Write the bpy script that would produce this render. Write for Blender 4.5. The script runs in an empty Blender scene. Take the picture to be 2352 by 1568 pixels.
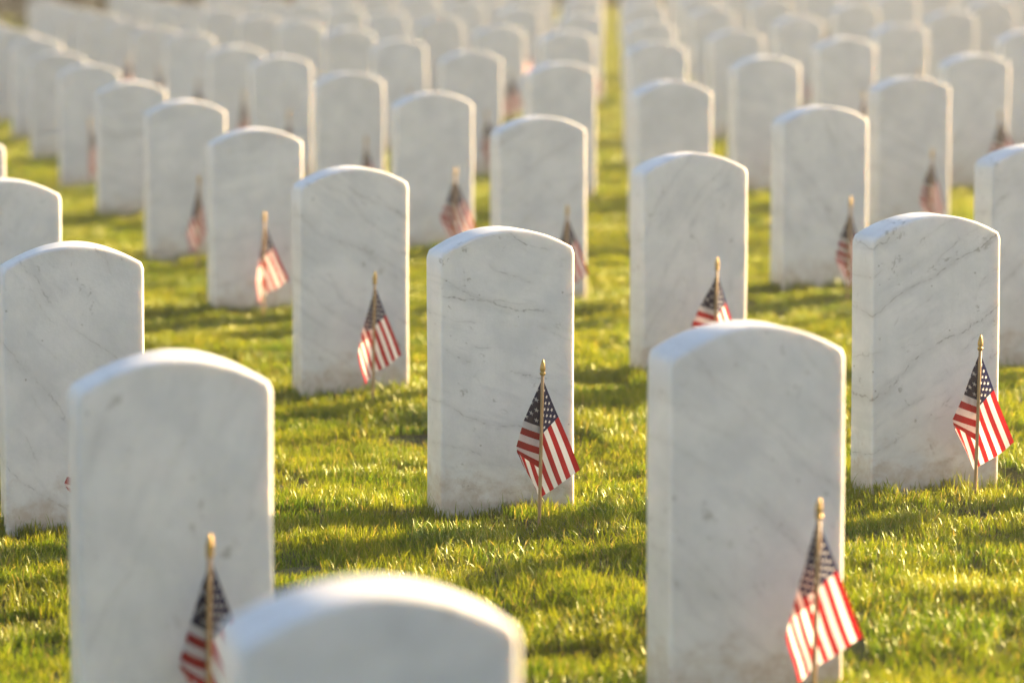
import bpy, math, random
import numpy as np
from mathutils import Vector, Matrix, Euler

sc = bpy.context.scene
C = sc.collection
rnd = random.Random(7)

# ---------------------------------------------------------------- terrain
SX, SY = 0.0279, 0.0322
CAM_PIT, CAM_H, F_PX = 0.0976, 1.0847, 7500.0      # lens solved from the headstones (for a 2352 px wide frame)
YAW = 0.2517

_w = []
_r = np.random.RandomState(3)
for lam, amp, n in ((2.6, .010, 5), (0.9, .0045, 7), (0.36, .0047, 12), (0.17, .003, 10)):
    for _ in range(n):
        t = _r.uniform(0, 2 * math.pi)
        k = 2 * math.pi / (lam * _r.uniform(.75, 1.35))
        _w.append((k * math.cos(t), k * math.sin(t), _r.uniform(0, 6.28), amp / math.sqrt(n) * 1.4))


def gz(x, y):
    z = SX * x + SY * (y - 10) - .016
    for a, b, c, d in _w:
        z = z + d * np.sin(a * x + b * y + c)
    return z


# ---------------------------------------------------------------- helpers
def tag(o, label=None, cat=None, group=None, kind=None):
    if label: o['label'] = label
    if cat: o['category'] = cat
    if group: o['group'] = group
    if kind: o['kind'] = kind
    return o


def mesh(name, verts, faces, mat=None, smooth=True, uvs=None):
    me = bpy.data.meshes.new(name)
    me.from_pydata([tuple(v) for v in verts], [], faces)
    if smooth:
        me.polygons.foreach_set('use_smooth', [True] * len(me.polygons))
    if uvs is not None:
        uv = me.uv_layers.new(name='UVMap')
        vi = np.empty(len(me.loops), dtype=np.int32)
        me.loops.foreach_get('vertex_index', vi)
        uv.data.foreach_set('uv', np.asarray(uvs, dtype=np.float32)[vi].ravel())
    if mat: me.materials.append(mat)
    me.update()
    return me


class N:
    """tiny node-graph builder"""
    def __init__(self, name):
        self.m = bpy.data.materials.new(name)
        self.m.use_nodes = True
        self.t = self.m.node_tree
        self.t.nodes.clear()
        self.out = self.t.nodes.new('ShaderNodeOutputMaterial')

    def n(self, kind, **kw):
        nd = self.t.nodes.new(kind)
        for k, v in kw.items():
            if k.startswith('_'):
                nd.inputs[k[1:].replace('_', ' ')].default_value = v
            else:
                setattr(nd, k, v)
        return nd

    def l(self, a, b):
        self.t.links.new(a, b)

    def setin(self, sock, v):
        if isinstance(v, bpy.types.NodeSocket):
            self.l(v, sock)
        else:
            sock.default_value = v

    def M(self, op, a, b=0.0, c=0.0, clamp=False):
        nd = self.n('ShaderNodeMath', operation=op, use_clamp=clamp)
        for i, v in enumerate((a, b, c)):
            self.setin(nd.inputs[i], v)
        return nd.outputs[0]

    def smooth(self, v, a, b):
        nd = self.n('ShaderNodeMapRange', interpolation_type='SMOOTHSTEP')
        self.setin(nd.inputs['Value'], v)
        nd.inputs['From Min'].default_value = a
        nd.inputs['From Max'].default_value = b
        return nd.outputs['Result']

    def mix(self, f, a, b, typ='RGBA', blend='MIX'):
        nd = self.n('ShaderNodeMix', data_type=typ)
        if typ == 'RGBA':
            nd.blend_type = blend
            ia, ib, o = 6, 7, 2
        else:
            ia, ib, o = 2, 3, 0
        self.setin(nd.inputs[0], f)
        self.setin(nd.inputs[ia], a)
        self.setin(nd.inputs[ib], b)
        return nd.outputs[o]

    def noise(self, vec, scale, detail=2.0, rough=.5, dist=0.0):
        nd = self.n('ShaderNodeTexNoise')
        self.setin(nd.inputs['Vector'], vec)
        nd.inputs['Scale'].default_value = scale
        nd.inputs['Detail'].default_value = detail
        nd.inputs['Roughness'].default_value = rough
        nd.inputs['Distortion'].default_value = dist
        return nd.outputs['Fac']

    def vec(self, x, y, z):
        nd = self.n('ShaderNodeCombineXYZ')
        for i, v in enumerate((x, y, z)):
            self.setin(nd.inputs[i], v)
        return nd.outputs[0]


# ---------------------------------------------------------------- materials
def mat_marble():
    g = N('weathered_marble')
    tc = g.n('ShaderNodeTexCoord')
    oi = g.n('ShaderNodeObjectInfo')
    col = g.n('ShaderNodeSeparateColor')
    g.l(oi.outputs['Color'], col.inputs[0])
    ang = g.M('MULTIPLY', g.M('SUBTRACT', col.outputs[0], .5), math.pi)   # vein direction
    strength = col.outputs[1]
    tone = col.outputs[2]
    sp = g.n('ShaderNodeSeparateXYZ')
    g.l(tc.outputs['Object'], sp.inputs[0])
    x, y, z = sp.outputs
    ca, sa = g.M('COSINE', ang), g.M('SINE', ang)
    s = g.M('ADD', g.M('MULTIPLY', x, ca), g.M('MULTIPLY', z, sa))
    t = g.M('SUBTRACT', g.M('MULTIPLY', z, ca), g.M('MULTIPLY', x, sa))
    rn = oi.outputs['Random']
    off = g.M('MULTIPLY', rn, 57.0)
    yy = g.M('MULTIPLY', y, .6)
    P = g.vec(s, t, g.M('ADD', yy, off))

    # long wandering veins: a family of lines across t, broken up and varied along s
    def veins(freq, seed, width, lo, hi):
        so = g.M('ADD', g.M('ADD', yy, off), seed)
        v3 = g.vec(s, t, so)
        warp = g.M('ADD', g.M('MULTIPLY', g.noise(g.vec(g.M('MULTIPLY', s, 3.2), g.M('MULTIPLY', t, 3.2), so), 1.0, 1.0), .17),
                   g.M('ADD', g.M('MULTIPLY', g.noise(v3, 16.0, 3.0, .6), .030), g.M('MULTIPLY', g.noise(v3, 75.0, 3.0, .75), .012)))
        q = g.M('MULTIPLY', g.M('ADD', g.M('ADD', t, warp), g.M('MULTIPLY', g.M('ADD', rn, seed), 3.1)), freq)
        d = g.M('DIVIDE', g.M('ABSOLUTE', g.M('SUBTRACT', g.M('FRACT', q), .5)), freq)
        cell = g.M('FLOOR', q)
        mk = g.smooth(g.noise(g.vec(g.M('MULTIPLY', s, 6.0), g.M('MULTIPLY', cell, 7.7), so), 1.0, 3.0, .65), lo, hi)
        fine_ = g.smooth(g.noise(v3, 70.0, 4.0, .75), .40, .62)
        core = g.M('MULTIPLY', g.M('SUBTRACT', 1.0, g.smooth(d, 0.0, width)), fine_)
        halo = g.M('SUBTRACT', 1.0, g.smooth(d, 0.0, width * 7))
        return g.M('MULTIPLY', core, mk), g.M('MULTIPLY', halo, mk)
    c1, h1 = veins(6.5, 0.0, .0026, .38, .56)
    c2, h2 = veins(15.0, 5.3, .0018, .46, .60)
    vein = g.M('MULTIPLY', g.M('ADD', g.M('ADD', g.M('MULTIPLY', c1, .74), g.M('MULTIPLY', c2, .48)),
                               g.M('ADD', g.M('MULTIPLY', h1, .17), g.M('MULTIPLY', h2, .11))), strength, clamp=True)
    cloud = g.noise(P, 9.0, 4.0, .6)
    cloud2 = g.noise(g.vec(g.M('MULTIPLY', s, 6), g.M('MULTIPLY', t, 26), off), 1.0, 4.0, .6)
    grain = g.noise(P, 260.0, 2.0, .6)
    # streaks run down by the rain
    streak = g.noise(g.vec(g.M('MULTIPLY', x, 55), g.M('ADD', g.M('MULTIPLY', y, 55), off), g.M('MULTIPLY', z, 2.2)), 1.0, 4.0, .6)
    base = g.mix(g.smooth(cloud, .30, .72), (.80, .79, .765, 1), (.66, .665, .66, 1))
    base = g.mix(g.M('MULTIPLY', g.smooth(cloud2, .52, .75), g.M('ADD', .22, g.M('MULTIPLY', strength, .35))), base, (.58, .585, .58, 1))
    base = g.mix(g.M('MULTIPLY', g.smooth(streak, .52, .74), .16), base, (.62, .61, .58, 1))
    base = g.mix(g.M('MULTIPLY', g.smooth(grain, .45, .75), .10), base, (.55, .54, .52, 1))
    base = g.mix(vein, base, (.27, .255, .225, 1))
    # small pits and lichen specks
    vo = g.n('ShaderNodeTexVoronoi', _Scale=46.0)
    g.l(P, vo.inputs['Vector'])
    sel = g.n('ShaderNodeSeparateColor')
    g.l(vo.outputs['Color'], sel.inputs[0])
    rad = g.M('MULTIPLY', g.M('SUBTRACT', sel.outputs[0], .80), .75, clamp=True)
    speck = g.M('MULTIPLY', g.M('SUBTRACT', 1.0, g.smooth(g.M('SUBTRACT', vo.outputs['Distance'], rad), -.04, .04)), g.M('GREATER_THAN', sel.outputs[0], .80))
    base = g.mix(g.M('MULTIPLY', speck, .60), base, g.mix(sel.outputs[1], (.20, .17, .12, 1), (.36, .35, .30, 1)))
    # lichen blotches
    bl = g.noise(P, 34.0, 5.0, .7, .5)
    bm = g.noise(P, 7.5, 2.0, .5)
    base = g.mix(g.M('MULTIPLY', g.M('MULTIPLY', g.smooth(bl, .60, .68), g.smooth(bm, .42, .60)), .55), base, (.30, .285, .24, 1))
    # earth splashed on to the foot of the stone
    sn = g.noise(g.vec(g.M('MULTIPLY', x, 14), g.M('ADD', g.M('MULTIPLY', y, 14), off), g.M('MULTIPLY', z, 20)), 1.0, 5.0, .62)
    hgt = g.M('ADD', z, g.M('MULTIPLY', g.M('SUBTRACT', .5, sn), .30))
    stain = g.M('SUBTRACT', 1.0, g.smooth(hgt, .015, .115))
    fine = g.smooth(g.noise(P, 42.0, 5.0, .7), .36, .62)
    base = g.mix(g.M('MULTIPLY', stain, g.M('ADD', .34, g.M('MULTIPLY', fine, .30))), base, (.44, .335, .235, 1))
    # whole-stone tone (some stones are older and greyer)
    base = g.mix(g.M('MULTIPLY', tone, .5), base, (.50, .46, .41, 1), blend='MIX')
    b = g.n('ShaderNodeBsdfPrincipled', _Roughness=.42)
    g.l(base, b.inputs['Base Color'])
    b.inputs['Subsurface Weight'].default_value = .5
    b.inputs['Subsurface Radius'].default_value = (1.0, .85, .65)
    b.inputs['Subsurface Scale'].default_value = .02
    b.inputs['Specular IOR Level'].default_value = .35
    bp = g.n('ShaderNodeBump', _Strength=.35, _Distance=.0015)
    g.l(g.M('ADD', g.M('ADD', g.noise(P, 120.0, 4.0, .65), g.M('MULTIPLY', g.noise(P, 12.0, 2.0), 1.5)), g.M('MULTIPLY', vein, -.6)), bp.inputs['Height'])
    g.l(bp.outputs[0], b.inputs['Normal'])
    g.l(b.outputs[0], g.out.inputs[0])
    return g.m


def mat_flag():
    g = N('printed_flag_cloth')
    uv = g.n('ShaderNodeUVMap')
    sp = g.n('ShaderNodeSeparateXYZ')
    g.l(uv.outputs[0], sp.inputs[0])
    u, v = sp.outputs[0], sp.outputs[1]
    st = g.M('MODULO', g.M('FLOOR', g.M('MULTIPLY', v, 13.0)), 2.0)
    stripes = g.mix(st, (.38, .003, .010, 1), (.80, .78, .76, 1))
    UC, VC = .42, 7 / 13
    cant = g.M('MULTIPLY', g.M('LESS_THAN', u, UC), g.M('LESS_THAN', v, VC))
    cx = g.M('MULTIPLY', u, 12 / UC)          # star columns sit on whole numbers 1..11
    cy = g.M('MULTIPLY', v, 10 / VC)          # star rows on 1..9

    def lattice(sh):
        ix = g.M('ADD', g.M('MULTIPLY', g.M('ROUND', g.M('DIVIDE', g.M('SUBTRACT', cx, sh), 2.0)), 2.0), sh)
        iy = g.M('ADD', g.M('MULTIPLY', g.M('ROUND', g.M('DIVIDE', g.M('SUBTRACT', cy, sh), 2.0)), 2.0), sh)
        dx = g.M('MULTIPLY', g.M('SUBTRACT', cx, ix), .0107)
        dy = g.M('MULTIPLY', g.M('SUBTRACT', iy, cy), .0109)
        ok = g.M('MULTIPLY', g.M('MULTIPLY', g.M('GREATER_THAN', ix, .5), g.M('LESS_THAN', ix, 11.5)),
                 g.M('MULTIPLY', g.M('GREATER_THAN', iy, .5), g.M('LESS_THAN', iy, 9.5)))
        r = g.M('SQRT', g.M('ADD', g.M('MULTIPLY', dx, dx), g.M('MULTIPLY', dy, dy)))
        a = g.M('ARCTAN2', dx, dy)
        fold = g.M('ABSOLUTE', g.M('SUBTRACT', g.M('FLOORED_MODULO', g.M('ADD', a, math.radians(36)), math.radians(72)), math.radians(36)))
        e = g.M('MULTIPLY', r, g.M('COSINE', g.M('SUBTRACT', fold, math.radians(72))))
        return g.M('MULTIPLY', ok, g.M('LESS_THAN', e, .0056 * .309))
    star = g.M('MAXIMUM', lattice(1.0), lattice(2.0))
    canton = g.mix(star, (.004, .008, .050, 1), (.74, .72, .68, 1))
    colr = g.mix(cant, stripes, canton)
    tc = g.n('ShaderNodeTexCoord')
    wv = g.noise(tc.outputs['Object'], 700.0, 2.0)
    colr = g.mix(g.M('MULTIPLY', g.smooth(wv, .4, .7), .12), colr, (.2, .18, .18, 1))
    # sewn hem along the edges
    d = g.n('ShaderNodeBsdfDiffuse')
    tr = g.n('ShaderNodeBsdfTranslucent')
    gl = g.n('ShaderNodeBsdfGlossy', _Roughness=.38)
    g.l(colr, d.inputs[0])
    g.l(colr, tr.inputs[0])
    gl.inputs[0].default_value = (.9, .85, .8, 1)
    m1 = g.n('ShaderNodeMixShader')
    m1.inputs[0].default_value = .66
    g.l(d.outputs[0], m1.inputs[1]); g.l(tr.outputs[0], m1.inputs[2])
    m2 = g.n('ShaderNodeMixShader')
    m2.inputs[0].default_value = .012
    g.l(m1.outputs[0], m2.inputs[1]); g.l(gl.outputs[0], m2.inputs[2])
    g.l(m2.outputs[0], g.out.inputs[0])
    return g.m


def mat_simple(name, c1, c2, rough, scale=40, stretch=(1, 1, 1), metal=0.0, spec=.5):
    g = N(name)
    tc = g.n('ShaderNodeTexCoord')
    mp = g.n('ShaderNodeMapping')
    mp.inputs['Scale'].default_value = stretch
    g.l(tc.outputs['Object'], mp.inputs[0])
    f = g.smooth(g.noise(mp.outputs[0], scale, 4.0, .6), .3, .7)
    b = g.n('ShaderNodeBsdfPrincipled', _Roughness=rough, _Metallic=metal)
    b.inputs['Specular IOR Level'].default_value = spec
    g.l(g.mix(f, c1, c2), b.inputs['Base Color'])
    g.l(b.outputs[0], g.out.inputs[0])
    return g.m


def mat_grass():
    g = N('lawn_grass_blades')
    at = g.n('ShaderNodeAttribute', attribute_name='bl')
    sc_ = g.n('ShaderNodeSeparateColor')
    g.l(at.outputs['Color'], sc_.inputs[0])
    along, r1, r2 = sc_.outputs[0], sc_.outputs[1], sc_.outputs[2]
    geo = g.n('ShaderNodeNewGeometry')
    big = g.noise(geo.outputs['Position'], 1.1, 3.0, .6)
    mid = g.noise(geo.outputs['Position'], 6.0, 3.0, .6)
    a = g.mix(r1, (.030, .090, .004, 1), (.095, .185, .008, 1))
    a = g.mix(g.smooth(mid, .35, .68), a, (.165, .215, .010, 1))
    a = g.mix(g.M('MULTIPLY', g.smooth(big, .45, .70), .35), a, (.19, .215, .012, 1))
    dry = g.smooth(r2, .90, .94)
    a = g.mix(g.M('MULTIPLY', dry, .75), a, (.40, .32, .16, 1))
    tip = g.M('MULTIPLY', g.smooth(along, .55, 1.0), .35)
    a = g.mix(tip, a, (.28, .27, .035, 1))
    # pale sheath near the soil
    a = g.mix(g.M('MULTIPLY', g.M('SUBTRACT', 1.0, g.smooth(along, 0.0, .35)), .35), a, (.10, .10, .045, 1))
    d = g.n('ShaderNodeBsdfDiffuse'); g.l(a, d.inputs[0])
    tr = g.n('ShaderNodeBsdfTranslucent')
    hs = g.mix(1.0, a, (1.95, 1.65, .5, 1), blend='MULTIPLY')
    g.l(hs, tr.inputs[0])
    gl = g.n('ShaderNodeBsdfGlossy', _Roughness=.42)
    gl.inputs[0].default_value = (.9, .95, .6, 1)
    m1 = g.n('ShaderNodeMixShader'); m1.inputs[0].default_value = .50
    g.l(d.outputs[0], m1.inputs[1]); g.l(tr.outputs[0], m1.inputs[2])
    fr = g.n('ShaderNodeFresnel', _IOR=1.35)
    m2 = g.n('ShaderNodeMixShader')
    g.l(g.M('MULTIPLY', fr.outputs[0], .13, clamp=True), m2.inputs[0])
    g.l(m1.outputs[0], m2.inputs[1]); g.l(gl.outputs[0], m2.inputs[2])
    g.l(m2.outputs[0], g.out.inputs[0])
    return g.m


def mat_ground():
    g = N('thatch_and_soil')
    geo = g.n('ShaderNodeNewGeometry')
    p = geo.outputs['Position']
    a = g.mix(g.smooth(g.noise(p, 60.0, 5.0, .7), .35, .65), (.018, .022, .006, 1), (.060, .062, .018, 1))
    a = g.mix(g.M('MULTIPLY', g.smooth(g.noise(p, 5.0, 4.0, .6), .4, .7), .5), a, (.075, .10, .02, 1))
    b = g.n('ShaderNodeBsdfPrincipled', _Roughness=.95)
    g.l(a, b.inputs['Base Color'])
    bp = g.n('ShaderNodeBump', _Strength=.8, _Distance=.01)
    g.l(g.noise(p, 90.0, 4.0, .7), bp.inputs['Height'])
    g.l(bp.outputs[0], b.inputs['Normal'])
    g.l(b.outputs[0], g.out.inputs[0])
    return g.m


def mat_leaf():
    g = N('hedge_leaves')
    at = g.n('ShaderNodeAttribute', attribute_name='bl')
    sc_ = g.n('ShaderNodeSeparateColor')
    g.l(at.outputs['Color'], sc_.inputs[0])
    a = g.mix(sc_.outputs[1], (.035, .045, .012, 1), (.085, .085, .022, 1))
    d = g.n('ShaderNodeBsdfDiffuse'); g.l(a, d.inputs[0])
    tr = g.n('ShaderNodeBsdfTranslucent'); g.l(a, tr.inputs[0])
    m1 = g.n('ShaderNodeMixShader'); m1.inputs[0].default_value = .35
    g.l(d.outputs[0], m1.inputs[1]); g.l(tr.outputs[0], m1.inputs[2])
    g.l(m1.outputs[0], g.out.inputs[0])
    return g.m


MARBLE = mat_marble()
CLOTH = mat_flag()
WOOD = mat_simple('varnished_stick_wood', (.33, .20, .085, 1), (.46, .29, .13, 1), .5, 30, (20, 20, 1))
GOLD = mat_simple('gilt_plastic', (.42, .26, .06, 1), (.50, .32, .08, 1), .34, 60, (1, 1, 1), .35)
BRASS_BAND = mat_simple('red_thread', (.3, .02, .02, 1), (.4, .03, .03, 1), .7)
GRASS = mat_grass()
SOIL = mat_ground()
LEAF = mat_leaf()
BARK = mat_simple('hedge_bark', (.06, .045, .03, 1), (.10, .08, .055, 1), .9)


# ---------------------------------------------------------------- ground sheet
def axis(stops):
    out = []
    for a, b, st in stops:
        n = max(1, int(round((b - a) / st)))
        out += list(np.linspace(a, b, n, endpoint=False))
    out.append(stops[-1][1])
    return np.array(out)


xs = axis([(-900, -60, 60), (-60, -14, 4), (-14, -4, .5), (-4, 4, .09), (4, 16, .5), (16, 60, 4), (60, 900, 60)])
ys = axis([(-900, -20, 60), (-20, 2, 1), (2, 16, .09), (16, 30, .25), (30, 60, 1), (60, 120, 6), (120, 1500, 60)])
XX, YY = np.meshgrid(xs, ys)


def far_z(x, y):
    z = gz(x, y)
    # level off beyond the section so that the sheet reaches a normal horizon
    lim = SX * np.clip(x, -30, 40) + SY * (np.clip(y, -10, 70) - 10)
    return np.where((np.abs(x) > 30) | (y > 70) | (y < -10), lim, z)


ZZ = far_z(XX, YY)
nx, ny = len(xs), len(ys)
V = np.stack([XX.ravel(), YY.ravel(), ZZ.ravel()], 1)
ii = np.arange((ny - 1) * (nx - 1))
rr_, cc_ = ii // (nx - 1), ii % (nx - 1)
a_ = rr_ * nx + cc_
Fq = np.stack([a_, a_ + 1, a_ + nx + 1, a_ + nx], 1).tolist()
ground = bpy.data.objects.new('ground', mesh('ground', V, Fq, SOIL))
C.objects.link(ground)
tag(ground, 'gently rising cemetery ground of thatch and soil under the lawn', 'ground', kind='structure')

# ---------------------------------------------------------------- headstone meshes
TH = 0.150


def stone_mesh(seed, ht=.672, w=.33):
    r = random.Random(seed)
    t = TH
    R = .257
    rb = .0085
    # outline of the front (x, z) counter-clockwise, corner radius at the shoulders
    zsh = ht - (w / 2) ** 2 / (2 * R)
    pts = []
    zs = np.concatenate([np.linspace(-.16, .0, 3), np.linspace(.04, zsh - .012, 14)])
    side = [(w / 2, z) for z in zs]
    arc = []
    for x in np.linspace(w / 2 - .006, -(w / 2 - .006), 41):
        arc.append((x, ht - x * x / (2 * R)))
    left = [(-w / 2, z) for z in zs[::-1]]
    pts = side + arc + left
    n = len(pts)
    # profile through the thickness: face edge -> rounded edge -> side
    prof = []
    K = 5
    for k in range(K + 1):
        a = math.pi / 2 * k / K
        prof.append((rb * (1 - math.sin(a)), -t / 2 + rb * (1 - math.cos(a))))
    prof += [(0, -t / 4), (0, 0), (0, t / 4)]
    for k in range(K, -1, -1):
        a = math.pi / 2 * k / K
        prof.append((rb * (1 - math.sin(a)), t / 2 - rb * (1 - math.cos(a))))
    # inward offset of outline
    P = np.array(pts)
    tan = np.roll(P, -1, 0) - np.roll(P, 1, 0)
    tan[0] = (0, 1); tan[-1] = (0, -1)
    tan /= np.linalg.norm(tan, axis=1)[:, None]
    inn = np.stack([-tan[:, 1], tan[:, 0]], 1)
    rs = np.random.RandomState(seed)
    verts, faces = [], []
    wob = [(rs.uniform(5, 30), rs.uniform(0, 6.28), rs.uniform(.0004, .0011)) for _ in range(6)]
    for (o, y) in prof:
        for i in range(n):
            x, z = P[i] + inn[i] * o
            dz = sum(a * math.sin(k * (x + z * .7 + y) + p) for k, p, a in wob)
            verts.append((x + dz * .5, y + dz * .6, z + SX * x + (dz if z > 0 else 0)))
    m = len(prof)
    for j in range(m - 1):
        for i in range(n - 1):
            a = j * n + i
            faces.append((a, a + 1, a + n + 1, a + n))
    # faces front/back: rows of quads between mirrored left/right points
    for base, flip in ((0, False), ((m - 1) * n, True)):
        prev = None
        h = n // 2
        for i in range(h):
            l, rt = base + n - 1 - i, base + i
            if prev is not None:
                q = (prev[0], prev[1], rt, l)
                if len({*q}) == 4:
                    faces.append(q[::-1] if flip else q)
            prev = (l, rt)
        mid = base + h
        q = (prev[0], prev[1], mid)
        faces.append(q[::-1] if flip else q)
    me = mesh('headstone', verts, faces, MARBLE)
    import bmesh
    bm = bmesh.new(); bm.from_mesh(me)
    bmesh.ops.recalc_face_normals(bm, faces=bm.faces)
    bm.to_mesh(me); bm.free()
    # flat front and back faces: keep shading crisp by marking them flat
    pol = me.polygons
    for p in pol:
        if abs(p.normal.y) > .985: p.use_smooth = False
    return me


STONES = [stone_mesh(s) for s in range(5)]

# ---------------------------------------------------------------- flags
def lathe(prof, n=14):
    v, f = [], []
    for (r, z) in prof:
        for k in range(n):
            a = 2 * math.pi * k / n
            v.append((r * math.cos(a), r * math.sin(a), z))
    for j in range(len(prof) - 1):
        for k in range(n):
            a, b = j * n + k, j * n + (k + 1) % n
            f.append((a, b, b + n, a + n))
    f.append(tuple(range(n))[::-1])
    f.append(tuple(range((len(prof) - 1) * n, len(prof) * n)))
    return v, f


def make_pole():
    v, f = lathe([(.0041, -.14), (.0041, -.01), (.0042, .1), (.0040, .2), (.0041, .3), (.0040, .345)], 12)
    return mesh('pole', v, f, WOOD)


def make_finial():
    z0 = .3435
    pr = [(.0044, 0), (.0055, .0008), (.0068, .003), (.0071, .0055), (.0062, .0078), (.0046, .0090), (.0050, .0100),
          (.0064, .0125), (.0068, .0155), (.0062, .021), (.0048, .028), (.0030, .0345), (.0013, .038), (.0003, .0388)]
    v, f = lathe([(r, z0 + z) for r, z in pr], 14)
    return mesh('finial', v, f, GOLD)


ZT = .338      # where the top of the hoist is stapled


def interp(k, tab):
    ks = [t[0] for t in tab]
    return [float(np.interp(k, ks, [t[1][c] for t in tab])) for c in range(len(tab[0][1]))]


def sm(a):
    return a * a * (3 - 2 * a)


def cloth(variant, seed, rip=1.0, lx=1.0, rx=1.0):
    """hanging cloth; tables are in mm: crease line Cc(k), fly end Fe(k), crease position uc(k)"""
    rs = np.random.RandomState(seed)
    j = lambda s: rs.uniform(-s, s)
    if variant == 1:
        Cc = [(0, (0, 3, 0)), (3, (-14 + j(3), 3, -40)), (7, (-37 + j(4), 4, -101)), (11, (-57 + j(5), 5, -162)), (13, (-56, 5, -176))]
        Fe = [(0, (91 + j(5), 16, -215)), (3, (62, 15, -240)), (7, (24, 10, -268)), (9.6, (-1, 9, -285)), (11, (-10, 10, -262)), (13, (-25, 9, -232))]
        uc = [(0, (0.0,)), (3, (.04,)), (7, (.12,)), (11, (.18,)), (13, (.19,))]
        front = -1
    else:
        Cc = [(0, (0, 0, 0)), (3, (-13, 0, -52)), (7, (-29 + j(4), 0, -121)), (10, (-42 + j(4), 0, -168)), (13, (-50 + j(4), 0, -212))]
        Fe = [(0, (87 + j(5), 0, -202)), (4, (48, 0, -232)), (8.6, (-1, 0, -260)), (13, (-22 + j(5), 0, -288 + j(4)))]
        uc = [(0, (0.0,)), (3, (.13,)), (7, (.32,)), (10, (.52,)), (13, (.68,))]
        front = 1
    nv, n1, n2 = 52, 10, 44
    ph = rs.uniform(0, 6.28, 6)
    verts, uvs = [], []
    for iv in range(nv + 1):
        k = 13 * iv / nv
        H = np.array((0., 4.3, -16.4 * k * (1.0 if variant == 1 else .68)))
        c = np.array(interp(k, Cc)); e = np.array(interp(k, Fe)); u0 = interp(k, uc)[0]
        for i in range(n1 + n2 + 1):
            if i < n1:
                a = i / n1
                p = H * (1 - a) + c * a
                if front < 0:
                    p[1] = 4.3 * (1 - a) + c[1] * a - 7.0 * math.sin(math.pi * a) * min(1, k / 4)
                else:
                    p[1] = 4.3 * (1 - a) + (6 + .45 * max(0, -c[0] - 1)) * a + 30 * math.sin(math.pi * a) ** .6 * min(1, k / 3)
                    p[0] += -4 * math.sin(math.pi * a)
                u = u0 * a
            else:
                a = (i - n1) / n2
                p = c * (1 - a) + e * a
                u = u0 + (1 - u0) * a
                edge = min(1, a * 6) * min(1, .35 + a)
                L = np.linalg.norm(e - c) / 250
                if variant == 1:
                    p[1] += 9 * min(1, a * 5) * min(1, .15 + k / 5)
                    p[1] += rip * edge * (3.2 * math.sin(4.2 * a + .42 * k + ph[0]) + 2.2 * math.sin(.95 * k + 2.0 * a + ph[1]))
                    # small curl of the fly edge
                    p[1] -= 5 * max(0, a - .8) / .2 * math.sin(k * .55 + ph[2])
                    # belly of the stripes as they fall
                    nn = np.array((-.9, 0, -.42))
                    p += nn * 7 * math.sin(math.pi * a) * (k / 13) * (1 if k < 9 else .6) * L
                    p[0] += .8 * math.sin(7 * a + .3 * k + ph[3])
                else:
                    # centre fold that follows the stick: left half turns away from the sun
                    p[1] = 6 + (.45 * max(0, -p[0] - 1) if p[0] < 0 else .08 * p[0])
                    p[1] += rip * edge * (3.0 * math.sin(3.6 * a + .5 * k + ph[0]) + 1.8 * math.sin(1.2 * k + ph[1]))
                    p[0] += 1.2 * math.sin(6 * a + .4 * k + ph[3]) * edge
                    p[2] += 2.0 * math.sin(.8 * k + ph[4]) * max(0, a - .6)
                p[1] = max(p[1], 4.6) if abs(p[0]) < 9 else p[1]
            px_ = p[0] * (lx if p[0] < 0 else rx)
            verts.append((px_ / 1000, p[1] / 1000, ZT + p[2] / 1000))
            uvs.append((u, min(k / 13, .99999)))
    W_ = n1 + n2 + 1
    faces = []
    for iv in range(nv):
        for i in range(W_ - 1):
            a = iv * W_ + i
            faces.append((a, a + 1, a + W_ + 1, a + W_))
    # stripes are decided per face row: nudge v so that rows never straddle a stripe edge
    return mesh('flag_cloth', verts, faces, CLOTH, True, uvs)


POLE, FINIAL = make_pole(), make_finial()
CLOTHS = {1: [cloth(1, 11), cloth(1, 12, 1.3), cloth(1, 13, .8, .85, .62), cloth(1, 14, 1.6, .6, 1.1), cloth(1, 15, 1.2, 1.15, .8), cloth(1, 16, 1.1, .80, 1.0)],
          2: [cloth(2, 21), cloth(2, 22, 1.3, 1.0, .93), cloth(2, 23, .9, .55, 1.05), cloth(2, 24, 1.5, 1.1, .40), cloth(2, 25, 1.4, .8, .8)]}
PICK = {(0, 0): 0, (0, 1): 0, (1, 0): 1, (0, -1): 1, (0, 2): 2, (0, 3): 3, (2, 2): 2, (-1, -1): 5, (1, 1): 4, (1, 3): 1}

# ---------------------------------------------------------------- camera (needed for naming the rows)
cam_d = bpy.data.cameras.new('camera')
cam_d.sensor_width = 36.0
cam_d.lens = F_PX / 2352 * 36
cam_d.clip_start = .05
cam_d.clip_end = 4000
cam = bpy.data.objects.new('camera', cam_d)
cam.location = (0, 0, CAM_H)
cam.rotation_euler = (math.pi / 2 - CAM_PIT, 0, 0)
C.objects.link(cam)
sc.camera = cam
cam_d.dof.use_dof = True
cam_d.dof.focus_distance = 7.62
cam_d.dof.aperture_fstop = 2.6
cam_d.dof.aperture_blades = 0


def proj(x, y, z):
    z = z - CAM_H
    d = y * math.cos(CAM_PIT) - z * math.sin(CAM_PIT)
    v = y * math.sin(CAM_PIT) + z * math.cos(CAM_PIT)
    return 1176 + F_PX * x / d, 784 - F_PX * v / d


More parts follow.
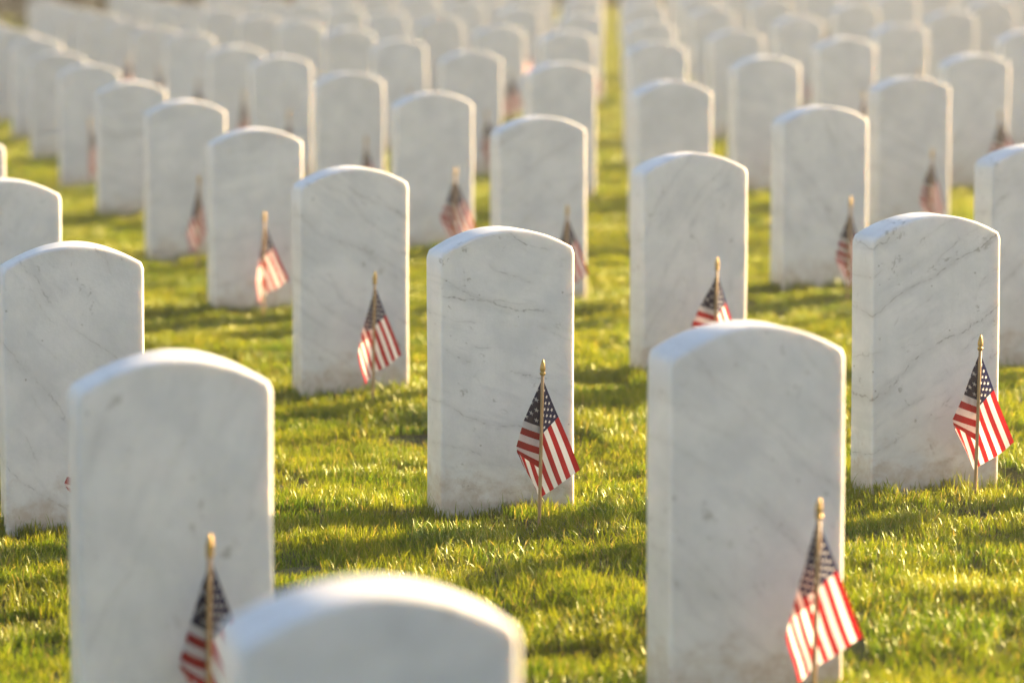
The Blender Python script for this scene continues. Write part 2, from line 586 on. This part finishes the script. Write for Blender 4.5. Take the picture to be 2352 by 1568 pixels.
# ---------------------------------------------------------------- the rows of headstones
OX, OY, RX, RY, GX_, GY_ = -.0286, 7.8256, 1.0333, .1001, -.4528, 2.0164
FIX = {(0, 0): (-.028, 7.812, .664), (-1, 0): (-1.041, 7.674, .669), (1, 0): (1.011, 7.944, .657), (0, 1): (-.489, 9.828, .669),
       (1, 1): (.538, 9.949, .674), (2, 1): (1.601, 10.035, .663), (0, 2): (-.934, 11.858, .666), (1, 2): (.097, 12.001, .671),
       (2, 2): (1.136, 12.071, .676), (0, 3): (-1.384, 13.828, .670), (1, 3): (-.341, 13.908, .670), (2, 3): (.679, 14.072, .682),
       (3, 3): (1.712, 14.121, .668), (-1, -1): (-.582, 5.507, .685), (0, -1): (.424, 5.880, .663), (-1, -2): (-.169, 3.757, .638),
       (-1, 1): (-1.519, 9.738, .668), (0, 4): (-1.847, 15.859, .659), (1, 4): (-.797, 15.944, .670), (2, 4): (.234, 16.097, .682),
       (3, 4): (1.245, 16.190, .681), (4, 4): (2.285, 16.252, .659)}
# (vein angle in degrees, vein strength, greyness)
LOOK = {(0, 0): (-17, 1.0, .02), (1, 0): (33, 1.0, .05), (-1, 0): (-50, .55, .10), (0, 1): (-35, .75, .05), (1, 1): (60, .55, .08),
        (0, -1): (-45, .5, .10), (-1, -1): (70, .35, .08), (-1, -2): (10, .35, .15), (0, 2): (10, .35, .05), (1, 2): (30, .6, .12),
        (2, 2): (-60, .6, .08), (0, 3): (20, .3, .08), (3, 3): (-25, .7, .30), (0, 4): (-12, 1.0, .10), (1, 3): (20, .3, .05), (-1, 1): (60, .4, .1)}
FLAGPOS = {(0, 0): (.072, 7.545, 1), (0, 1): (-.402, 9.56, 2), (1, 0): (1.120, 7.765, 1), (0, 2): (-.885, 11.66, 2), (0, -1): (.538, 5.66, 2),
           (-1, -1): (-.503, 5.385, 1), (1, 1): (.610, 9.678, 1), (1, 2): (.197, 11.603, 2), (2, 2): (1.204, 11.60, 1), (0, 3): (-1.29, 13.46, 2),
           (1, 3): (-.233, 13.48, 1), (3, 3): (1.77, 13.76, 1), (1, 4): (-.695, 15.6, 2), (0, 4): (-1.69, 15.55, 2), (-1, 0): (-.923, 7.2, 1)}
SAY = {(0, 0): 'sharp white marble headstone at the centre with grey veins falling to the right',
       (1, 0): 'white marble headstone at the right with long dark veins rising to the right',
       (-1, 0): 'speckled white marble headstone at the left edge behind the blurred one',
       (0, 1): 'white marble headstone with one dark diagonal crack line, left of the central sharp one',
       (1, 1): 'pale headstone directly behind the large arched top at right, its flag half hidden',
       (-1, -1): 'large softly blurred headstone at lower left with a flag before it',
       (0, -1): 'large marble headstone at lower right with a leaning flag at its corner',
       (-1, -2): 'nearest headstone, only its strongly blurred arched top showing at the bottom',
       (-1, 1): 'headstone cut by the left edge just above the speckled one',
       (2, 1): 'headstone cut by the right edge behind the one with rising veins',
       (1, 2): 'softly blurred headstone right behind the central sharp one, flag at its right edge',
       (0, 2): 'blurred headstone with a flag before it, left of the diagonally cracked one',
       (2, 2): 'blurred grey veined headstone left of and behind the one with long rising veins',
       (0, 4): 'blurred headstone at left with a dark grey band of veining across its middle'}
FSAY = {(0, 0): 'sharp small American flag with a folded left corner before the central headstone',
        (1, 0): 'sharp small American flag before the headstone with rising veins at right',
        (0, 1): 'small American flag on the grass before the diagonally cracked headstone',
        (0, 2): 'blurred small American flag left of the diagonally cracked headstone',
        (0, -1): 'large blurred American flag at the bottom right corner of the picture',
        (-1, -1): 'strongly blurred American flag at the bottom left before the near headstone',
        (1, 1): 'small American flag whose lower half hides behind the large arched headstone top',
        (1, 2): 'blurred American flag peeking out right behind the central sharp headstone',
        (2, 2): 'blurred American flag mostly tucked behind the headstone with rising veins',
        (-1, 0): 'American flag hidden behind the lower left headstone, only a red tip showing'}
ORD = ['zeroth', 'first', 'second', 'third', 'fourth', 'fifth', 'sixth', 'seventh', 'eighth', 'ninth', 'tenth', 'eleventh', 'twelfth', 'thirteenth',
       'fourteenth', 'fifteenth', 'sixteenth', 'seventeenth', 'eighteenth', 'nineteenth', 'twentieth', 'twenty-first', 'twenty-second',
       'twenty-third', 'twenty-fourth', 'twenty-fifth', 'twenty-sixth']

SKIP = {(1, 14)}
JMAX = 14
stones = []
for jrow in range(-2, JMAX + 1):
    yc = OY + jrow * GY_
    half = .1568 * yc
    cands = []
    for i in range(-6, 32):
        x0 = OX + i * RX + jrow * GX_
        y0 = OY + i * RY + jrow * GY_
        if x0 < -half - 1.3 - .03 * yc or x0 > half + 3.2 or (i, jrow) in SKIP:
            continue
        if (i, jrow) in FIX:
            x0, y0, ht = FIX[(i, jrow)]
        else:
            x0 += rnd.uniform(-.022, .022); y0 += rnd.uniform(-.03, .03); ht = .672 + rnd.uniform(-.015, .015)
        cands.append((x0, y0, ht, i))
    cands.sort()
    seen = 0
    for (x0, y0, ht, i) in cands:
        px, py = proj(x0, y0, gz(x0, y0) + .4)
        half_w = .17 * F_PX / y0
        inside = -half_w < px < 2352 + half_w
        if inside: seen += 1
        stones.append((i, jrow, x0, y0, ht, inside, seen))


def new(name, data, loc=None, rot=None, parent=None):
    o = bpy.data.objects.new(name, data)
    if loc: o.location = loc
    if rot: o.rotation_euler = rot
    C.objects.link(o)
    o.parent = parent
    return o


flag_proto = new('small_flag', None)
pp = new('pole', POLE, parent=flag_proto)
pf = new('finial', FINIAL, parent=flag_proto)
pc = new('flag_cloth', CLOTHS[1][0], parent=flag_proto)
used = False
stone_xy, flag_xy = [], []
for (i, jr, x0, y0, ht, inside, seen) in stones:
    key = (i, jr)
    z0 = SX * x0 + SY * (y0 - 10)
    lean = (rnd.gauss(0, .010), 0 if key in FIX else rnd.gauss(0, .011), YAW + (0 if key in FIX else rnd.gauss(0, .015)))
    o = new('headstone', STONES[rnd.randrange(5)], (x0, y0, z0), lean)
    o.scale.z = ht / .672
    va, vs, vt = LOOK.get(key, (rnd.choice([-1, 1]) * rnd.uniform(10, 70), rnd.uniform(.15, .8), rnd.choice([.03, .06, .1, .15, .35]) + rnd.uniform(0, .05)))
    o.color = (va / 180 + .5, vs, vt, 1)
    row = ORD[jr + 3]
    if key in SAY: lb = SAY[key]
    elif inside: lb = 'white marble headstone, %s from the left in the %s row from the camera' % (ORD[seen], row)
    elif x0 > 0: lb = 'white marble headstone beyond the right edge, %s past it in row %s' % (ORD[max(1, int(round((x0 - .1568 * y0) / 1.03)) + 1)], row)
    else: lb = 'white marble headstone beyond the left edge, %s past it in row %s' % (ORD[max(1, int(round((-x0 - .1568 * y0) / 1.03)) + 1)], row)
    tag(o, lb, 'headstone', 'white marble headstones in long rows')
    stone_xy.append((x0, y0))
    # its flag
    if not inside and key != (-1, -2): 
        if x0 < 0 or x0 > .1568 * y0 + 1.2: continue
    if jr > 12: continue
    if key in FLAGPOS:
        fx, fy, vv = FLAGPOS[key]
    else:
        fx, fy, vv = x0 + .085 + rnd.uniform(-.03, .03), y0 - .30 + rnd.uniform(-.07, .07), rnd.choice([1, 2])
    if not used:
        r = flag_proto; a = pp; b = pf; c = pc; used = True
    else:
        r = flag_proto.copy(); C.objects.link(r)
        kids = []
        for ch in (pp, pf, pc):
            k = ch.copy(); C.objects.link(k); k.parent = r; kids.append(k)
        a, b, c = kids
    c.data = CLOTHS[vv][PICK.get(key, rnd.randrange(5))]
    lean_y = .022 if key in FLAGPOS else rnd.uniform(-.05, .05)
    fx -= .38 * lean_y if key in FLAGPOS else 0
    r.location = (fx, fy, SX * fx + SY * (fy - 10))
    r.rotation_euler = (rnd.uniform(-.02, .02), lean_y, rnd.uniform(-.1, .1) if key in FLAGPOS and key not in ((0, 0), (1, 0)) else (0 if key in FLAGPOS else rnd.uniform(-.35, .25)))
    s_ = {(-1, -1): 1.05}.get(key, 1.0) if key in FLAGPOS else rnd.uniform(.94, 1.05)
    r.scale = (s_,) * 3
    if key in FSAY: lb = FSAY[key]
    elif inside: lb = 'small American flag before the %s headstone from the left in the %s row' % (ORD[seen], row)
    else: lb = 'small American flag beyond the picture edge in the %s row' % row
    tag(r, lb, 'flag', 'small flags planted before the headstones')
    flag_xy.append((fx, fy))

# ---------------------------------------------------------------- lawn: blade patches scattered over the ground
def blade_patch(name, size, count, lmin, lmax, wid, seed, lean=.5):
    rs = np.random.RandomState(seed)
    n = count
    x = rs.uniform(-size / 2, size / 2, n); y = rs.uniform(-size / 2, size / 2, n)
    # clumping: blades gather into small tufts
    nc = max(4, n // 9)
    cx = rs.uniform(-size / 2, size / 2, nc); cy = rs.uniform(-size / 2, size / 2, nc)
    own = rs.randint(0, nc, n)
    m = rs.uniform(0, 1, n) < .6
    x = np.where(m, cx[own] + rs.normal(0, .006, n), x); y = np.where(m, cy[own] + rs.normal(0, .006, n), y)
    L = lmin + (lmax - lmin) * rs.beta(2.0, 2.6, n)
    tl = rs.uniform(0, 1, nc)[own]
    L = np.where(m, L * (.75 + .5 * tl), L)
    az = rs.uniform(0, 2 * math.pi, n)
    ln = np.abs(rs.normal(lean * .55, lean * .5, n)) + .05
    wd = wid * rs.uniform(.6, 1.25, n)
    face = rs.uniform(0, math.pi, n)
    col1, col2 = rs.uniform(0, 1, n), rs.uniform(0, 1, n)
    S = 4
    vs, cs = [], []
    for k in range(S):
        a = k / S
        h = L * a
        # bend grows along the blade
        th = ln * (a * .55 + .25 * a * a) * 1.25
        px = x + h * np.sin(th) * np.cos(az); py = y + h * np.sin(th) * np.sin(az); pz = h * np.cos(th) - .004
        w_ = wd * (1 - .55 * a * a) * .5
        for sg in (-1, 1):
            vs.append(np.stack([px + sg * w_ * np.cos(face), py + sg * w_ * np.sin(face), pz], 1))
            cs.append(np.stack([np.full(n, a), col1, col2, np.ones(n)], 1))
    th = ln
    vs.append(np.stack([x + L * np.sin(th) * np.cos(az), y + L * np.sin(th) * np.sin(az), L * np.cos(th) - .004], 1))
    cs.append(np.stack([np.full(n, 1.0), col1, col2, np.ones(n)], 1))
    V = np.concatenate(vs); Cc = np.concatenate(cs)
    idx = np.arange(n)
    F = []
    for k in range(S - 1):
        F.append(np.stack([idx + 2 * k * n, idx + (2 * k + 1) * n, idx + (2 * k + 3) * n, idx + (2 * k + 2) * n], 1))
    F = np.concatenate(F).tolist() + np.stack([idx + 2 * (S - 1) * n, idx + (2 * S - 1) * n, idx + 2 * S * n], 1).tolist()
    me = bpy.data.meshes.new(name)
    me.from_pydata(V.tolist(), [], F)
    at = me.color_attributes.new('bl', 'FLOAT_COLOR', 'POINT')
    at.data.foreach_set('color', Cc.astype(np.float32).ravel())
    me.polygons.foreach_set('use_smooth', [True] * len(me.polygons))
    me.materials.append(GRASS)
    return bpy.data.objects.new(name, me)


PS = .22
patches = [
    blade_patch('blades_fine', PS * 1.12, 1900, .016, .038, .0019, 1),
    blade_patch('blades_mixed', PS * 1.12, 1650, .018, .046, .0021, 2, .6),
    blade_patch('blades_tufted', PS * 1.12, 1450, .020, .054, .0024, 3, .7),
    blade_patch('blades_far', .44 * 1.1, 2300, .020, .050, .0050, 4, .7),
    blade_patch('stone_tuft', .05, 26, .030, .085, .0028, 5, .45),
]
pts, rots, scl, var = [], [], [], []


def normal_rot(x, y, spin, st=.05):
    dx = (gz(x + st, y) - gz(x - st, y)) / (2 * st); dy = (gz(x, y + st) - gz(x, y - st)) / (2 * st)
    nrm = Vector((-dx, -dy, 1)).normalized()
    q = Vector((0, 0, 1)).rotation_difference(nrm)
    return (q.to_matrix() @ Matrix.Rotation(spin, 3, 'Z')).to_euler()


rg = random.Random(42)
y = 2.2
while y < 17:
    hw = .1568 * y + .45
    x = -hw
    while x < hw + .5:
        px_, py_ = x + rg.uniform(-.03, .03), y + rg.uniform(-.03, .03)
        nv = math.sin(px_ * 5.1 + 1.3 * math.sin(py_ * 3.7)) + math.sin(py_ * 6.3 + 2 * math.sin(px_ * 2.9)) + rg.gauss(0, .7)
        k = 0 if nv < -.5 else (1 if nv < .7 else 2)
        pts.append((px_, py_, float(gz(px_, py_)))); e = normal_rot(px_, py_, rg.randrange(4) * math.pi / 2 + rg.uniform(-.25, .25))
        rots.append(tuple(e)); s = rg.uniform(.92, 1.12); scl.append((s, s, s * rg.uniform(.8, 1.15))); var.append(k)
        x += PS
    y += PS
while y < 52:
    hw = .1568 * y + .6
    x = -hw
    while x < hw + .8:
        px_, py_ = x + rg.uniform(-.05, .05), y + rg.uniform(-.05, .05)
        pts.append((px_, py_, float(gz(px_, py_)))); rots.append(tuple(normal_rot(px_, py_, rg.randrange(4) * math.pi / 2)))
        s = rg.uniform(.95, 1.15); scl.append((s, s, s)); var.append(3)
        x += .44
    y += .44
cs_, sn_ = math.cos(YAW), math.sin(YAW)
for (sx, sy) in stone_xy:
    if sy > 17: continue
    for q in range(34):
        side = rg.random()
        if side < .62: lx, ly = rg.uniform(-.175, .175), -TH / 2 - rg.uniform(.0, .03)
        elif side < .81: lx, ly = -.165 - rg.uniform(.0, .02), rg.uniform(-TH / 2, TH / 2)
        else: lx, ly = .165 + rg.uniform(.0, .02), rg.uniform(-TH / 2, TH / 2)
        X_, Y_ = sx + cs_ * lx - sn_ * ly, sy + sn_ * lx + cs_ * ly
        pts.append((X_, Y_, float(gz(X_, Y_)))); rots.append((0, 0, rg.uniform(0, 6.28)))
        s = rg.uniform(.5, 1.0); scl.append((s, s, s)); var.append(4)
for q in range(2600):       # scattered longer tufts over the lawn
    Y_ = 3 + 14 * math.sqrt(rg.random()); X_ = rg.uniform(-1, 1) * (.1568 * Y_ + .4)
    pts.append((X_, Y_, float(gz(X_, Y_)))); rots.append((0, 0, rg.uniform(0, 6.28)))
    s = rg.uniform(.45, .85); scl.append((s, s, s)); var.append(4)

gm = bpy.data.meshes.new('grass')
gm.from_pydata(pts, [], [])
for nm, arr in (('rot', rots), ('scl', scl)):
    at = gm.attributes.new(nm, 'FLOAT_VECTOR', 'POINT')
    at.data.foreach_set('vector', np.array(arr, dtype=np.float32).ravel())
at = gm.attributes.new('var', 'INT', 'POINT')
at.data.foreach_set('value', np.array(var, dtype=np.int32))
grass = bpy.data.objects.new('grass', gm)
C.objects.link(grass)
tag(grass, 'sunlit yellow green mown lawn between the headstones', 'grass', kind='stuff')
ng = bpy.data.node_groups.new('scatter_blades', 'GeometryNodeTree')
ng.interface.new_socket('Geometry', in_out='INPUT', socket_type='NodeSocketGeometry')
ng.interface.new_socket('Geometry', in_out='OUTPUT', socket_type='NodeSocketGeometry')
gi, go = ng.nodes.new('NodeGroupInput'), ng.nodes.new('NodeGroupOutput')
jn = ng.nodes.new('GeometryNodeJoinGeometry')


def named(nm, typ):
    a = ng.nodes.new('GeometryNodeInputNamedAttribute'); a.data_type = typ; a.inputs['Name'].default_value = nm
    return [s for s in a.outputs if s.enabled and s.name == 'Attribute'][0]


nr, ns_, nvv = named('rot', 'FLOAT_VECTOR'), named('scl', 'FLOAT_VECTOR'), named('var', 'INT')
for k, po in enumerate(patches):
    oi = ng.nodes.new('GeometryNodeObjectInfo'); oi.inputs['Object'].default_value = po
    ip = ng.nodes.new('GeometryNodeInstanceOnPoints')
    cp = ng.nodes.new('FunctionNodeCompare'); cp.data_type = 'INT'; cp.operation = 'EQUAL'
    ia = [s for s in cp.inputs if s.enabled and s.type == 'INT']
    ng.links.new(nvv, ia[0]); ia[1].default_value = k
    ng.links.new(cp.outputs[0], ip.inputs['Selection'])
    ng.links.new(gi.outputs[0], ip.inputs['Points'])
    ng.links.new(oi.outputs['Geometry'], ip.inputs['Instance'])
    er = ng.nodes.new('FunctionNodeEulerToRotation'); ng.links.new(nr, er.inputs[0])
    ng.links.new(er.outputs[0], ip.inputs['Rotation'])
    ng.links.new(ns_, ip.inputs['Scale'])
    ng.links.new(ip.outputs[0], jn.inputs[0])
ng.links.new(jn.outputs[0], go.inputs[0])
md = grass.modifiers.new('scatter', 'NODES')
md.node_group = ng

# ---------------------------------------------------------------- far hedge behind the section
def hedge(x0, y0, x1, y1, h, d, n, seed):
    rs = np.random.RandomState(seed)
    a = rs.uniform(0, 1, n); b = rs.uniform(-1, 1, n); cz = rs.uniform(0, 1, n) ** .8
    L = math.hypot(x1 - x0, y1 - y0)
    ux, uy = (x1 - x0) / L, (y1 - y0) / L
    top = h * (1 + .10 * np.sin(a * L * 1.3) + .06 * np.sin(a * L * 3.7 + 1))
    bul = d * (1 + .18 * np.sin(a * L * 1.9 + 2) + .12 * np.sin(a * L * 5.1)) * np.sqrt(np.clip(1 - (cz * 1.02) ** 4, 0.05, 1))
    sgn = np.where(rs.uniform(0, 1, n) < .75, np.sign(b) * (1 - .3 * rs.uniform(0, 1, n) ** 2), b)
    X = x0 + ux * a * L - uy * sgn * bul; Y = y0 + uy * a * L + ux * sgn * bul
    Z = far_z(X, Y) + cz * top
    sz = rs.uniform(.05, .10, n)
    p = np.stack([X, Y, Z], 1)
    d1 = rs.normal(0, 1, (n, 3)); d1 /= np.linalg.norm(d1, axis=1)[:, None]
    d2 = np.cross(d1, rs.normal(0, 1, (n, 3))); d2 /= np.linalg.norm(d2, axis=1)[:, None]
    V = np.concatenate([p - d1 * sz[:, None], p - d2 * sz[:, None] * .5, p + d1 * sz[:, None], p + d2 * sz[:, None] * .5])
    i = np.arange(n)
    me = bpy.data.meshes.new('foliage')
    me.from_pydata(V.tolist(), [], np.stack([i, i + n, i + 2 * n, i + 3 * n], 1).tolist())
    at = me.color_attributes.new('bl', 'FLOAT_COLOR', 'POINT')
    c = rs.uniform(0, 1, n); c4 = np.stack([c, c, c, np.ones(n)], 1)
    at.data.foreach_set('color', np.concatenate([c4] * 4).astype(np.float32).ravel())
    me.materials.append(LEAF)
    root = new('hedge', None, (x0, y0, float(far_z(x0, y0))))
    fo = new('foliage', me, parent=root)
    fo.matrix_parent_inverse = Matrix.Translation(root.location).inverted()
    vs, fs = [], []
    for q in range(int(L / .8)):
        ax = x0 + ux * (q + .5) * .8; ay = y0 + uy * (q + .5) * .8; az = float(far_z(ax, ay)) - .1
        v, f = lathe([(.05, 0), (.035, .6 * h), (.015, .95 * h)], 6)
        o = len(vs)
        vs += [(p[0] + ax, p[1] + ay, p[2] + az) for p in v]; fs += [tuple(t + o for t in ff) for ff in f]
    tr = new('stems', mesh('stems', vs, fs, BARK), parent=root)
    tr.matrix_parent_inverse = Matrix.Translation(root.location).inverted()
    return root


hd = hedge(-16, 47.5, 18, 53, 2.2, .9, 60000, 5)
tag(hd, 'dark olive clipped hedge far behind the last headstones', 'hedge')

# ---------------------------------------------------------------- haze
def box(name, lo, hi, m):
    x0, y0, z0 = lo; x1, y1, z1 = hi
    v = [(x0, y0, z0), (x1, y0, z0), (x1, y1, z0), (x0, y1, z0), (x0, y0, z1), (x1, y0, z1), (x1, y1, z1), (x0, y1, z1)]
    f = [(0, 3, 2, 1), (4, 5, 6, 7), (0, 1, 5, 4), (1, 2, 6, 5), (2, 3, 7, 6), (3, 0, 4, 7)]
    return new(name, mesh(name, v, f, m, False))


HAZE = 0.0056
if HAZE:
    g = N('warm_air')
    pv = g.n('ShaderNodeVolumePrincipled')
    pv.inputs['Density'].default_value = HAZE
    pv.inputs['Color'].default_value = (1.0, .92, .80, 1)
    pv.inputs['Anisotropy'].default_value = .8
    g.l(pv.outputs[0], g.out.inputs['Volume'])
    hz = box('haze', (-901, -901, -3.5), (901, 1501, 6.0), g.m)
    tag(hz, 'thin warm evening haze over the lawn', 'haze', kind='stuff')

# ---------------------------------------------------------------- light
SUN_AZ, SUN_EL = math.radians(27), math.radians(18)      # azimuth measured from +X towards +Y
d = Vector((math.cos(SUN_AZ) * math.cos(SUN_EL), math.sin(SUN_AZ) * math.cos(SUN_EL), math.sin(SUN_EL)))
sl = bpy.data.lights.new('sun', 'SUN')
sl.energy = 5.0
sl.angle = math.radians(.6)
sl.color = (1.0, .72, .40)
so = new('sun', sl, (20, 10, 12))
so.rotation_euler = d.to_track_quat('Z', 'Y').to_euler()
w = bpy.data.worlds.new('World')
sc.world = w
w.use_nodes = True
nt = w.node_tree
bg = nt.nodes['Background']
sky = nt.nodes.new('ShaderNodeTexSky')
sky.sky_type = 'NISHITA'
sky.sun_disc = False
sky.sun_elevation = SUN_EL
sky.sun_rotation = math.pi / 2 - SUN_AZ
sky.air_density = 1.0
sky.dust_density = 3.0
nt.links.new(sky.outputs[0], bg.inputs[0])
bg.inputs[1].default_value = .066

vs_ = sc.view_settings
vs_.view_transform = 'Standard'
vs_.look = 'None'
vs_.gamma = 1
vs_.use_curve_mapping = False
vs_.exposure = 2.22
vs_.use_white_balance = True
vs_.white_balance_temperature = 6350
vs_.white_balance_tint = 10

cy = sc.cycles
cy.max_bounces = 6
cy.diffuse_bounces = 2
cy.use_adaptive_sampling = True
cy.adaptive_threshold = .03
cy.glossy_bounces = 2
cy.transmission_bounces = 4
cy.volume_bounces = 0
cy.use_denoising = True
cy.sample_clamp_indirect = 6
